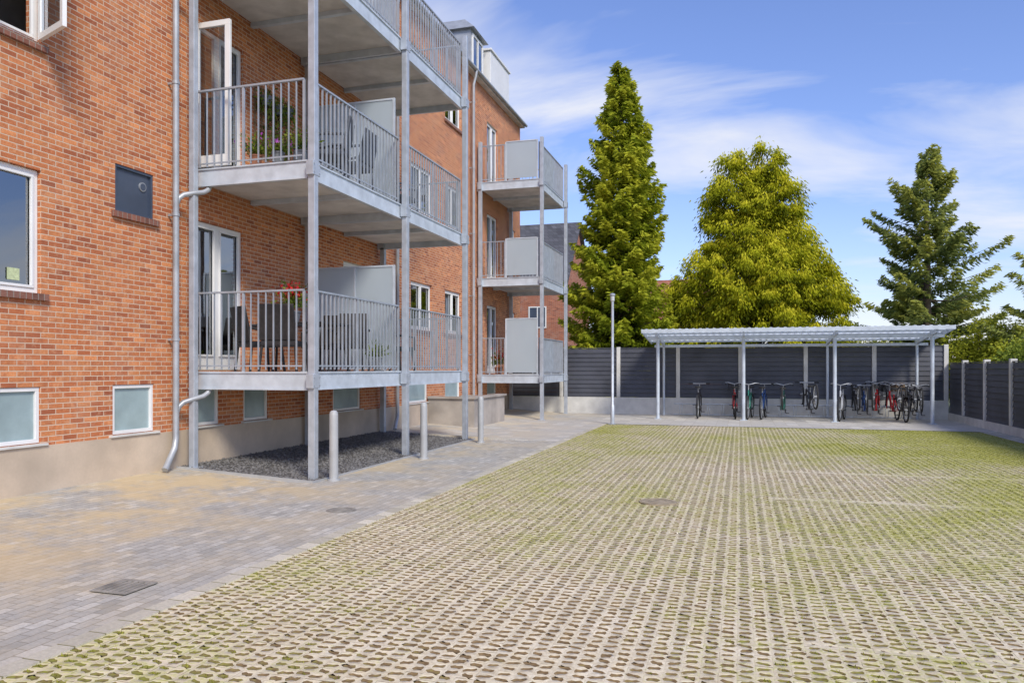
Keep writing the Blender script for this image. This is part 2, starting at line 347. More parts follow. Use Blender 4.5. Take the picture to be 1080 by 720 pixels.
mb.add([(XW,Y0,.0),(XB,Y0,0),(XB,Y0,ZT),(XW,Y0,ZT),((XW+XB)/2,Y0,14.3)],[(3,2,1,0),(4,2,3)]); mb.add([(XB,Y0,0),(XB,Y1,0),(XB,Y1,ZT),(XB,Y0,ZT)],[(0,1,2,3)])
mobj('wall',mb,M['brick'],B)
mb=MB(); mb.box(XW-.3,XW+.025,Y0,Y1+.02,-.1,.64); mobj('plinth',mb,M['plinth'],B)
mb=MB(); mb.add([(XW-1.2,Y0+.1,.7),(XW-1.2,Y1-.1,.7),(XW-1.2,Y1-.1,ZT),(XW-1.2,Y0+.1,ZT)],[(0,1,2,3)])
for z in (1.40,4.25,7.10): mb.box(XW-1.18,XW-.3,Y0+.1,Y1-.1,z-.1,z)
mobj('interior_wall',mb,M['room'],B)
def ring(mb,x0,x1,y0,y1,z0,z1,t,m=0):
    mb.box(x0,x1,y0,y1,z0,z0+t,m); mb.box(x0,x1,y0,y1,z1-t,z1,m); mb.box(x0,x1,y0,y0+t,z0+t,z1-t,m); mb.box(x0,x1,y1-t,y1,z0+t,z1-t,m)
for idx,(y0,y1,z0,z1,k) in enumerate(ops):
    if k=='vent':
        p=empty('vent_panel',(XW,y0,z0),B)
        mb=MB(); mb.box(XW-.08,XW-.04,y0+.002,y1-.002,z0+.002,z1-.002); ring(mb,XW-.04,XW-.01,y0+.003,y1-.003,z0+.003,z1-.003,.03); mobj('panel',mb,M['slate'],p)
        mb=MB(); mb.tube([(XW-.045,y1-.16,z1-.19),(XW-.025,y1-.16,z1-.19)],.06,16); mobj('vent_ring',mb,M['zinc'],p)
        mb=MB(); mb.tube([(XW-.03,y1-.16,z1-.19),(XW-.018,y1-.16,z1-.19)],.045,16); mobj('vent_grille',mb,M['slate'],p)
        mb=MB(); mb.box(XW-.1,XW+.05,y0-.06,y1+.06,z0-.075,z0-.002); mobj('sill',mb,M['sillbrick'],p)
        continue
    p=empty('balcony_door' if k=='door' else 'window',(XW,y0,z0),B); xf0,xf1=(XW-.11,XW-.05) if k!='base' else (XW-.07,XW-.015)
    opened=(k=='door' and y0<10 and 4<z0<5)
    mb=MB(); t=.055 if k!='base' else .045; ring(mb,xf0,xf1,y0+.004,y1-.004,z0+.004,z1-.004,t)
    ym=(y0+y1)/2; gl=[]
    if k in('win','open'):
        mb.box(xf0+.002,xf1-.002,ym-.03,ym+.03,z0+.06,z1-.06); gl=[(y0+.06,ym-.03),(ym+.03,y1-.06)]
    elif k=='door':
        mb.box(xf0+.002,xf1-.002,ym-.05,ym+.05,z0+.06,z1-.06); mb.box(xf0+.01,xf1-.01,(ym if opened else y0+.06),y1-.06,z0+.06,z0+.2); gl=[(y0+.06,ym-.05),(ym+.05,y1-.06)]
        if opened: gl=gl[1:]
    else: gl=[(y0+.045,y1-.045)]
    if k!='base':
        for a,b_ in gl: ring(mb,xf1-.02,xf1+.014,a+.001,b_-.001,z0+.06+(.14 if k=='door' else 0),z1-.061,.03)
    if k=='open': gl=gl[:1]
    mobj('frame',mb,M['white'],p,bevel=.004)
    mb=MB()
    for a,b_ in gl: mb.add([(xf1-.03,a,z0+.04),(xf1-.03,b_,z0+.04),(xf1-.03,b_,z1-.04),(xf1-.03,a,z1-.04)],[(0,1,2,3)])
    mobj('pane',mb,M['glass'] if k!='base' else M['basepane'],p)
    if k in('win','open','base'):
        mb=MB(); mb.box(XW-.1,XW+.05,y0-.06,y1+.06,z0-.075 if k!='base' else z0-.026,z0-.002); mobj('sill',mb,M['sillbrick'] if k!='base' else M['wconc'],p)
    if k in('win','door') and (idx*7)%3!=0:
        mb=MB(); side=(idx%2); w=(y1-y0)*.34; ya=y0+.02 if side else y1-.03-w; nn=14
        for q in range(nn):
            a=ya+w*q/nn; b_=ya+w*(q+1)/nn; xa=XW-.26+(.02 if q%2 else -.02); xb=XW-.26+(-.02 if q%2 else .02)
            mb.add([(xa,a,z0),(xb,b_,z0),(xb,b_,z1),(xa,a,z1)],[(0,1,2,3)])
        mobj('curtain',mb,M['curtain'],p)
    if k=='open':
        mb=MB(); yh=y1-.03; a=math.radians(70); d=(math.sin(a),-math.cos(a)); w=.62
        def pp(s_,z_,o_=0): return (XW-.02+d[0]*s_+d[1]*o_*-1,yh+d[1]*s_+d[0]*o_,z_)
        def bar(s0,s1,za,zb): 
            vs=[pp(s_,z_,o_) for z_ in (za,zb) for o_ in (0,.045) for s_ in (s0,s1)]; mb.add(vs,[(0,2,3,1),(4,5,7,6),(0,1,5,4),(2,6,7,3),(0,4,6,2),(1,3,7,5)])
        bar(0,w,z0+.05,z0+.12); bar(0,w,z1-.12,z1-.05); bar(0,.06,z0+.12,z1-.12); bar(w-.06,w,z0+.12,z1-.12); mobj('open_sash',mb,M['white'],p)
        mb=MB(); mb.add([pp(.06,z0+.12,.02),pp(w-.06,z0+.12,.02),pp(w-.06,z1-.12,.02),pp(.06,z1-.12,.02)],[(0,1,2,3)]); mobj('sash_pane',mb,M['glass'],p)
    if k=='win' and 5.0<y0<5.2 and z0<3:
        mb=MB(); mb.add([(xf1-.02,y1-.36,z0+.13),(xf1-.02,y1-.21,z0+.13),(xf1-.02,y1-.21,z0+.26),(xf1-.02,y1-.36,z0+.26)],[(0,1,2,3)]); mobj('sticker',mb,M['sticker'],p)
p=empty('door_leaf',(XW,9.1,4.33),B); z0,z1=4.39,6.46; mb=MB(); xa,xb=XW-.02,XW+.58; yy=9.14
mb.box(xa,xb,yy,yy+.05,z0,z0+.16); mb.box(xa,xb,yy,yy+.05,z1-.08,z1); mb.box(xa,xa+.08,yy,yy+.05,z0+.16,z1-.08); mb.box(xb-.08,xb,yy,yy+.05,z0+.16,z1-.08); mobj('frame',mb,M['white'],p,bevel=.004)
mb=MB(); mb.add([(xa+.08,yy+.02,z0+.16),(xb-.08,yy+.02,z0+.16),(xb-.08,yy+.02,z1-.08),(xa+.08,yy+.02,z1-.08)],[(0,1,2,3)]); mobj('pane',mb,M['glass'],p)
rf=empty('roof',(XW,10,ZT),B); xr=(XW+XB)/2
mb=MB(); ex=XW+.16; rz=14.45; 
mb.add([(ex,Y0-.3,ZT+.02),(ex,Y1+.05,ZT+.02),(xr,Y1+.05,rz),(xr,Y0-.3,rz),(XB-.4,Y0-.3,ZT),(XB-.4,Y1+.05,ZT)],[(0,1,2,3),(3,2,5,4)])
mobj('roof_covering',mb,M['tile'],rf)
mb=MB(); mb.box(XW+.003,ex+.01,Y0-.3,Y1+.03,ZT-.10,ZT-.01); mobj('eave',mb,M['wconc'],rf)
mb=MB(); mb.tube([(ex+.06,Y0-.3,ZT-.02),(ex+.06,Y1+.05,ZT-.02)],.05,10); mobj('gutter',mb,M['zinc'],rf)
mb=MB(); mb.box(-8.9,-7.85,23.7,25.8,10.1,11.95); mb.box(-8.95,-7.8,23.65,25.85,11.95,12.02); mobj('chimney',mb,M['white'],rf,bevel=.01)
dm=MB(); dm.box(-9.6,-8.0,22.2,23.4,10.3,12.05,0); ring(dm,-8.0,-7.96,22.3,23.3,10.7,11.95,.07,1); dm.box(-7.995,-7.985,22.37,23.23,10.77,11.88,2)
dm.box(-7.98,-7.955,22.77,22.83,10.77,11.88,1)
dm.add([(-10,22.08,12.05),(-7.85,22.08,12.05),(-7.85,23.52,12.05),(-10,23.52,12.05),(-9.8,22.5,12.5),(-8.3,22.5,12.5),(-8.3,23.1,12.5),(-9.8,23.1,12.5)],[(0,3,2,1),(4,5,6,7),(0,1,5,4),(1,2,6,5),(2,3,7,6),(3,0,4,7)],3)
mobj('dormer',dm,[M['zinc'],M['white'],M['glass'],M['zinc']],rf)
def pipe(name,y,foot=True,ztop=ZT-.05,x=XW+.13):
    mb=MB(); pts=[(XW+.22,y,ztop),(XW+.2,y,ztop-.15),(x,y,ztop-.4),(x,y,.8),(x,y,.55)]
    if foot: pts+=[(x+.02,y-.05,.42),(x+.05,y-.2,.25),(x+.08,y-.3,.16)]
    else: pts+=[(x,y,.1)]
    mb.tube(pts,.042,10)
    for z in (1.9,3.6,5.4,7.3,9.2): mb.tube([(x,y,z-.02),(x,y,z+.02)],.052,10); mb.box(XW,x,y-.01,y+.01,z-.015,z+.015)
    return mobj('downpipe',mb,M['zinc'],B)
pipe('downpipe',8.60); pipe('downpipe',15.6); pipe('downpipe',20.7)
mb=MB(); x=XW+.22; y=8.84
mb.box(x-.045,x+.045,y-.045,y+.045,.1,ZT-.8); mb.box(x-.09,x+.09,y-.09,y+.09,.1,.135)
mobj('support_post',mb,M['steel'],B,bevel=.008)
for f in (FL[0],FL[1],FL[2]):
    mb=MB(); mb.tube([(XW+.33,9.04,f-.24),(XW+.33,9.0,f-.30),(XW+.31,8.93,f-.345),(XW+.24,8.80,f-.38),(XW+.17,8.70,f-.42),(XW+.14,8.64,f-.48),(XW+.13,8.61,f-.56)],.036,10); mobj('drain_pipe',mb,M['zinc'],B)
PA=[8.99,11.93,14.88]; PB=[21.3,24.45]
for y in PA+PB:
    zt=8.42 if y<20 else 8.2
    for x,zb in ((XF+.075,0.0),(XW+.13,.1)):
        if x<-7 and y<9: continue
        mb=MB(); mb.box(x-.05,x+.05,y-.05,y+.05,zb,zt); mb.box(x-.1,x+.1,y-.1,y+.1,zb,zb+.018)
        for f in (FL if y<20 else FB):
            mb.box(x-.056,x+.056,y-.09,y+.09,f-.22,f-.03)
            for dy in (-.07,.07):
                for dz in (-.18,-.07): mb.tube([(x+.05,y+dy,f+dz),(x+.068,y+dy,f+dz)],.011,6)
        mobj('support_post',mb,M['steel'],B,bevel=.008)
def railing(mb,a,b_,z0,z1,sp=.115,axis='y',c=0,hw=.006):
    def bx(s0,s1,t0,t1,za,zb):
        if axis=='y': mb.box(c+t0,c+t1,s0,s1,za,zb)
        else: mb.box(s0,s1,c+t0,c+t1,za,zb)
    bx(a,b_,-.02,.02,z1-.025,z1); bx(a+.03,b_-.03,-.008,.008,z0+.07,z0+.09)
    n=int((b_-a)/sp)
    for i in range(n+1):
        s=a+(b_-a)*i/n
        if i in (0,n,n//2): bx(s-.017,s+.017,-.015,.015,z0-.16,z1-.026)
        else: bx(s-hw,s+hw,-.011,.011,z0+.03,z1-.026)
def balcony(y0,y1,z,near=True,farend=False,style='A',div=None):
    p=empty('balcony',((XW+XF)/2,y0,z),B)
    mb=MB(); mb.box(XW+.03,XF-.055,y0+.055,y1-.055,z-.13,z-.012); mobj('floor_slab',mb,M['slabc'],p)
    mb=MB(); zb=z-.25
    for (xa,xb,ya,yb) in ((XF-.05,XF,y0,y1),(XW+.02,XF-.052,y0,y0+.05),(XW+.02,XF-.052,y1-.05,y1)):
        mb.box(xa,xb,ya,yb,zb,z)
    mb.box(XF+.002,XF+.02,y0,y1,zb,zb+.02); mb.box(XF+.002,XF+.02,y0,y1,z-.02,z)
    mb.box(XW+.02,XF,y0-.02,y0-.002,zb,zb+.02); mb.box(XW+.02,XF,y0-.02,y0-.002,z-.02,z)
    ym=(y0+y1)/2; mb.box(XW+.02,XF-.055,ym-.04,ym+.04,z-.2,z-.131)
    mobj('edge_beam',mb,M['steell'],p)
    mb=MB()
    railing(mb,y0+.06,y1-.06,z,z+(1.12 if style=='A' else 1.08),axis='y',c=XF-.02,sp=.11,hw=.008)
    mobj('railing',mb,M['rail'],p)
    if near:
        mb=MB()
        if style=='A': railing(mb,XW+.06,XF-.08,z,z+1.12,axis='x',c=y0+.03); mobj('railing',mb,M['rail'],p)
        else:
            railing(mb,XW+.06,-6.62,z,z+1.08,axis='x',c=y0+.03,sp=.11); mobj('railing',mb,M['rail'],p)
            h=1.12 if z>2 else 1.62
            mb=MB(); mb.box(-6.56,XF-.09,y0+.02,y0+.035,z+.06,z+h); mobj('privacy_screen',mb,M['frost'],p)
            mb=MB(); mb.box(-6.6,-6.56,y0+.01,y0+.045,z-.05,z+h+.02); mb.box(XF-.09,XF-.05,y0+.01,y0+.045,z-.05,z+h+.02); mb.box(-6.56,XF-.09,y0+.008,y0+.047,z+h,z+h+.03); mobj('screen_frame',mb,M['steell'],p)
    if farend:
        mb=MB(); railing(mb,XW+.06,XF-.08,z,z+1.1,axis='x',c=y1-.03); mobj('railing',mb,M['rail'],p)
    if style=='B':
        mb=MB(); mb.box(XF-.05,XF-.04,y0+.1,y1-1.3,z+.1,z+1.03); mobj('privacy_screen',mb,M['frost'],p)
    if div:
        yd=div; h=1.78; xl=XW+.32
        mb=MB(); mb.box(xl+.04,XF-.12,yd-.008,yd+.008,z+.05,z+h); mobj('privacy_screen',mb,M['frost'],p)
        mb=MB(); mb.box(xl,xl+.04,yd-.02,yd+.02,z-.01,z+h+.03); mb.box(XW+1.08,XW+1.12,yd-.02,yd+.02,z-.01,z+h); mb.box(XF-.12,XF-.08,yd-.02,yd+.02,z-.01,z+h+.03); mb.box(xl+.04,XF-.12,yd-.02,yd+.02,z+h,z+h+.03); mobj('screen_frame',mb,M['steell'],p)
for f in FL:
    balcony(8.99,11.90,f,True,False,'A',div=11.84); balcony(11.96,14.88,f,False,True,'A')
for f in FB: balcony(21.3,24.45,f,True,True,'B')
st=MB(); st.box(XW+.03,-6.25,17.6,17.8,-.05,.75); st.box(-6.45,-6.25,17.8,19.9,-.05,.75); st.box(XW+.03,-6.25,19.9,20.1,-.05,.75); st.box(XW+.03,-6.2,17.55,17.81,.75,.80); st.box(-6.46,-6.2,17.81,20.15,.751,.80)
mobj('stairwell_wall',st,M['concrete'],None,label='low grey concrete wall around basement stairs beside facade',category='low wall')

# ------------------------------------------------------------ bollards, lamp, covers
bo=None
for u,v in ((352,507),(447,484),(507,467)):
    Z=F*CH/(v-388); x,y=W(u,Z)
    if bo is None:
        mb=MB(); mb.lathe([(.085,0),(.085,.02),(.06,.025),(.058,.88),(.052,.915),(.035,.935),(.01,.94)],(0,0,0),20)
        bo=mobj('bollard',mb,M['bollard'],None,label='grey round metal bollard standing on paved path',category='bollard',group='bollards along the path'); bo.location=(x,y,.005)
    else: dup(bo,(x,y,.005))
lx,ly=W(646,F*CH/59.0)
lp=thing('street_lamp',(lx,ly,0),'slim grey lamp post with small cylindrical head beside path','street lamp')
mb=MB(); mb.tube([(lx,ly,0),(lx,ly,.5),(lx,ly,.52),(lx,ly,3.3)],[.055,.055,.038,.036],12); mb.box(lx-.09,lx+.09,ly-.09,ly+.09,0,.015); mobj('pole',mb,M['steel'],lp)
mb=MB(); mb.lathe([(.036,3.3),(.055,3.32),(.055,3.45)],(lx,ly,0),16); mobj('lamp_lens',mb,M['lamp'],lp)
mb=MB(); mb.lathe([(.06,3.45),(.075,3.47),(.075,3.50),(.05,3.52),(.01,3.53)],(lx,ly,0),16); mobj('lamp_cap',mb,M['rail'],lp)
def roundcover(u,v,r,lab,mt):
    Z=F*CH/(v-388); x,y=W(u,Z); mb=MB(); z=zpath(x) if x<-5.7 else .003
    mb.lathe([(r+.02,-.02),(r+.02,.003),(r,.004),(r,.007),(r-.03,.008),(r-.03,.005),(r*.6,.005),(r*.6,.008),(r*.5,.008),(r*.5,.005),(.01,.006)],(x,y,z),28,0)
    mobj('manhole_cover',mb,mt,None,label=lab,category='manhole cover')
roundcover(694,529,.19,'round rusty iron manhole cover set in grass pavers',M['rust']); roundcover(360,538,.14,'small round iron manhole cover set in paving',M['iron'])
x,y=W(131,F*CH/(620-388)); mb=MB(); q=.15
z=.001+zpath(x)
mb.box(x-q,x+q,y-q,y-q+.03,z,z+.005); mb.box(x-q,x+q,y+q-.03,y+q,z,z+.005); mb.box(x-q,x-q+.03,y-q+.03,y+q-.03,z,z+.005); mb.box(x+q-.03,x+q,y-q+.03,y+q-.03,z,z+.005)
for i in range(5): mb.box(x-.115+i*.048,x-.09+i*.048,y-q+.03,y+q-.03,z-.01,z+.004)
mobj('drain_grate',mb,M['iron'],None,label='square cast iron drain grate set in block paving',category='drain grate')

# ------------------------------------------------------------ fences
YF=25.0
def panel(mb,axis,a,b_,c,z0,z1,n):
    h=(z1-z0)/n
    for i in range(n):
        za=z0+i*h; zb=za+h*.985; d0,d1=.035,.008
        if axis=='x': vs=[(a,c-d0,za),(b_,c-d0,za),(b_,c-d1,zb),(a,c-d1,zb),(a,c+d0,za),(b_,c+d0,za),(b_,c+d1,zb),(a,c+d1,zb)]
        else: vs=[(c-d0,a,za),(c-d0,b_,za),(c-d1,b_,zb),(c-d1,a,zb),(c+d0,a,za),(c+d0,b_,za),(c+d1,b_,zb),(c+d1,a,zb)]
        mb.add(vs,[(0,1,2,3),(5,4,7,6),(0,4,5,1),(3,2,6,7),(0,3,7,4),(1,5,6,2)])
fb=thing('fence',(0,YF,0),'tall dark grey slatted fence with pale posts on concrete base','fence')
xs=[5.8-1.925*i for i in range(8)]
mb=MB(); mb.box(-8.2,5.86,YF-.06,YF+.06,-.1,.55); mobj('fence_base',mb,M['wconc'],fb)
for i,x in enumerate(xs):
    mb=MB(); mb.box(x-.06,x+.06,YF-.07,YF+.07,.551,2.2); mobj('fence_post',mb,M['wconc'],fb,bevel=.008)
    x2=xs[i+1] if i<7 else -8.2
    mb=MB(); panel(mb,'x',x2+.062,x-.062,YF,.56,2.15,11); mb.box(x2+.061,x-.061,YF-.03,YF+.03,2.157,2.18); mobj('fence_panel',mb,M['darkpanel'],fb)
fr_=thing('fence',(5.82,15,0),'low dark grey slatted fence with pale concrete posts','fence')
yys=[25.3-1.9*i for i in range(12)]
mb=MB(); mb.box(5.84,5.96,yys[-1]-.1,24.9,-.1,.2); mobj('fence_base',mb,M['wconc'],fr_)
for i,y in enumerate(yys):
    if i: mb=MB(); mb.box(5.83,5.97,y-.06,y+.06,.201,1.72); mobj('fence_post',mb,M['wconc'],fr_,bevel=.008)
    if i<11: mb=MB(); ya=yys[i+1]+.062; yb=min(24.9,y-.062); panel(mb,'y',ya,yb,5.9,.205,1.64,10); mb.box(5.87,5.93,ya,yb,1.647,1.67); mobj('fence_panel',mb,M['darkpanel'],fr_)

# ------------------------------------------------------------ bike shelter
sh=thing('bike_shelter',(1.3,23.5,0),'open steel bike shelter with flat opal roof beside dark fence','bike shelter')
sx=[-2.33,.11,2.55,4.99]; yf,yb=22.9,24.75
for x in sx:
    mb=MB(); mb.tube([(x,yf,0),(x,yf,2.42)],.05,12); mb.box(x-.1,x+.1,yf-.1,yf+.1,0,.015); mobj('post',mb,M['steell'],sh)
    mb=MB(); mb.tube([(x,yb,0),(x,yb,2.2)],.04,10); mobj('post',mb,M['steell'],sh)
    mb=MB(); mb.add([(x-.03,22.35,2.44),(x+.03,22.35,2.44),(x+.03,24.9,2.2),(x-.03,24.9,2.2),(x-.03,22.35,2.56),(x+.03,22.35,2.56),(x+.03,24.9,2.32),(x-.03,24.9,2.32)],[(0,3,2,1),(4,5,6,7),(0,1,5,4),(1,2,6,5),(2,3,7,6),(3,0,4,7)]); mobj('rafter',mb,M['steell'],sh)
xa,xb=-2.72,5.38
for y_,z_ in ((22.9,2.36),(24.75,2.19)):
    mb=MB(); mb.box(xa+.1,xb-.1,y_-.035,y_+.035,z_-.02,z_+.06); mobj('beam',mb,M['steell'],sh)
for i in range(5):
    y_=22.42+i*.6; z_=2.575-(y_-22.35)*.094
    mb=MB(); mb.box(xa,xb,y_-.025,y_+.025,z_-.01,z_+.04); mobj('purlin',mb,M['steell'],sh)
n=170; V=[]; 
for i in range(n+1):
    x=xa+(xb-xa)*i/n; dz=.012*(1 if (i//2)%2 else -1)
    V+=[(x,22.3,2.635+dz),(x,24.95,2.386+dz)]
Q=[(2*i,2*i+2,2*i+3,2*i+1) for i in range(n)]; mb=MB(); mb.add(V,Q); mobj('roof_sheet',mb,M['opal'],sh)
mb=MB(); mb.box(xa-.02,xb+.02,22.25,22.285,2.53,2.63)
for x in (xa-.03,xb+.0): mb.add([(x,22.286,2.53),(x+.03,22.286,2.53),(x+.03,24.97,2.28),(x,24.97,2.28),(x,22.286,2.64),(x+.03,22.286,2.64),(x+.03,24.97,2.39),(x,24.97,2.39)],[(0,3,2,1),(4,5,6,7),(0,1,5,4),(1,2,6,5),(2,3,7,6),(3,0,4,7)])
mobj('fascia',mb,M['steell'],sh)
rk=thing('bike_rack',(1.5,24.5,0),'low galvanised wheel rack against the fence base','bike rack'); mb=MB()
mb.tube([(-2,24.55,.05),(4.8,24.55,.05)],.02,8); mb.tube([(-2,24.55,.38),(4.8,24.55,.38)],.02,8); mobj('rail',mb,M['steel'],rk)
for i in range(16):
    x=-1.8+i*.42; mb=MB(); mb.tube([(x,24.56,.05),(x,24.3,.1),(x,24.3,.3),(x,24.56,.38),(x+.07,24.56,.38),(x+.07,24.3,.3),(x+.07,24.3,.1),(x+.07,24.56,.05)],.008,6); mobj('wheel_holder',mb,M['steel'],rk)

# ------------------------------------------------------------ bicycles
def circ(r,y,z,n=28,x=0): return [(x,y+r*math.cos(2*math.pi*i/n),z+r*math.sin(2*math.pi*i/n)) for i in range(n)]
def bike(loc,cm,kind,label,rz):
    b_=empty('bicycle',(0,0,0),None,label=label,category='bicycle',group='bicycles parked in the shelter')
    R=.34; fy,ry=.56,-.50
    for y in (fy,ry):
        w=empty('wheel',(0,y,R),b_)
        mb=MB(); mb.tube(circ(R-.02,y,R),.024,7,closed=True); mobj('tyre',mb,M['rubber'],w)
        mb=MB(); mb.tube(circ(R-.05,y,R),.012,5,closed=True); mb.tube([(-.04,y,R),(.04,y,R)],.022,8)
        for k in range(12):
            a=2*math.pi*k/12; mb.tube([(.02*(1 if k%2 else -1),y,R),(0,y+(R-.05)*math.cos(a),R+(R-.05)*math.sin(a))],.0025,3)
        mobj('rim',mb,M['zinc'],w)
        mb=MB(); pts=[(0,y+(R+.025)*math.cos(a),R+(R+.025)*math.sin(a)) for a in [math.radians(20+140*i/10) for i in range(11)]]
        for p0,p1 in zip(pts[:-1],pts[1:]): mb.add([(-.025,p0[1],p0[2]),(.025,p0[1],p0[2]),(.025,p1[1],p1[2]),(-.025,p1[1],p1[2])],[(0,1,2,3)])
        mobj('mudguard',mb,M['black'],b_)
    bb=(0,-.05,.29); st=(0,-.22,.78); hd=(0,.36,.86); hl=(0,.40,.70)
    mb=MB(); mb.tube([bb,st],.02,8); mb.tube([bb,hl],.022,8)
    if kind!='step': mb.tube([(0,-.20,.74),(0,.365,.83)],.019,8)
    else: mb.tube([(0,-.12,.5),(0,.1,.5),(0,.38,.78)],.02,8)
    mb.tube([hd,hl],.026,8)
    for s in (-1,1):
        mb.tube([bb,(s*.05,-.2,.31),(s*.055,ry,R)],.010,6); mb.tube([(0,-.2,.73),(s*.055,ry,R)],.010,6); mb.tube([hl,(s*.045,.44,.66),(s*.045,.49,.5),(s*.045,fy,R)],.015,6)
    mobj('frame',mb,cm,b_)
    mb=MB(); mb.tube([hd,(0,.33,1.02)],.013,8)
    if kind=='mtb': mb.tube([(-.31,.26,1.04),(-.1,.34,1.03),(.1,.34,1.03),(.31,.26,1.04)],.014,8)
    else: mb.tube([(-.27,.05,1.02),(-.27,.2,1.06),(-.2,.32,1.07),(0,.34,1.02),(.2,.32,1.07),(.27,.2,1.06),(.27,.05,1.02)],.014,8)
    for s in (-1,1): mb.tube([(s*.27,.04,1.02),(s*.27,.15,1.04)] if kind!='mtb' else [(s*.2,.3,1.035),(s*.32,.256,1.04)],.02,8,1)
    mobj('handlebar',mb,[M['zinc'],M['rubber']],b_)
    mb=MB(); mb.tube([st,(0,-.26,.92)],.013,8,1)
    vs=[];  
    for (y,w,z) in ((-.38,.09,.955),(-.3,.095,.965),(-.2,.05,.96),(-.08,.022,.955)): vs+=[(-w,y,z-.04),(-w*.8,y,z),(w*.8,y,z),(w,y,z-.04)]
    fs=[]
    for i in range(3):
        for j in range(4): fs.append((i*4+j,i*4+(j+1)%4,(i+1)*4+(j+1)%4,(i+1)*4+j))
    fs+=[(0,3,2,1),(12,13,14,15)]; mb.add(vs,fs,0,True); mobj('saddle',mb,[M['rubber'],M['zinc']],b_)
    mb=MB(); mb.tube([(-.09,-.05,.29),(.09,-.05,.29)],.015,6); mb.tube([(.07,-.05,.29),(.075,.08,.18)],.01,6); mb.tube([(-.07,-.05,.29),(-.075,-.18,.40)],.01,6)
    mb.box(.08,.17,.04,.11,.17,.19); mb.box(-.17,-.08,-.21,-.14,.39,.41); mb.tube(circ(.09,-.05,.29,16,.055),.006,5,closed=True); mobj('pedals',mb,M['black'],b_)
    if kind!='mtb':
        mb=MB(); mb.box(-.06,.06,-.78,-.28,.72,.735)
        for s in (-1,1): mb.tube([(s*.06,-.7,.72),(s*.06,ry,R)],.006,5); mb.tube([(s*.06,-.3,.72),(s*.02,-.22,.68)],.006,5)
        mobj('luggage_rack',mb,M['black'],b_)
    if kind in('basket','step'):
        mb=MB(); x0,x1,y0,y1,z0,z1=-.17,.17,.42,.68,.84,1.06
        for k in range(9):
            x=x0+(x1-x0)*k/8; mb.box(x-.004,x+.004,y0-.004,y0+.004,z0,z1); mb.box(x-.004,x+.004,y1-.004,y1+.004,z0,z1); mb.box(x-.003,x+.003,y0,y1,z0,z0+.006)
        for k in range(7):
            y=y0+(y1-y0)*k/6
            for x in (x0,x1): mb.box(x-.004,x+.004,y-.004,y+.004,z0,z1)
        for z in (z0,.9,.96,1.02,z1):
            for a,c_,d,e in ((x0,x1,y0,y0),(x0,x1,y1,y1),(x0,x0,y0,y1),(x1,x1,y0,y1)): mb.box(a-.006,c_+.006,d-.006,e+.006,z-.006,z+.006)
        mobj('basket',mb,M['wicker'] if kind=='basket' else M['black'],b_)
    b_.location=loc; b_.rotation_euler=(.0,0,rz)
    return b_
specs=[('bike_black','mtb','black bicycle with straight handlebar parked under shelter'),('bike_green','city','dark green city bicycle with curved handlebar and rack'),
('bike_red','step','red step through bicycle with black front basket'),('bike_silver','city','silver city bicycle with curved handlebar and rack'),('bike_blue','mtb','dark blue bicycle with straight handlebar'),('bike_black','basket','black city bicycle with wicker front basket')]
us=[(737,0),(775,2),(791,1),(805,4),(826,1),(853,0),(888,3),(902,0),(912,4),(924,2),(941,2),(951,5),(960,0),(969,3)]
src={}
for u,k in us:
    a=(u-540)/F; t=(C*a-S)/(C+S*a); yy=23.85+random.uniform(-.15,.1); x=t*yy; rz=-math.atan2(x,yy)*.8+random.uniform(-.2,.2)+ (math.pi if random.random()<.35 else 0)
    if k not in src: src[k]=bike((x,yy,0),M[specs[k][0]],specs[k][1],specs[k][2],rz)
    else: dup(src[k],(x,yy,0),rz,random.uniform(.96,1.06))

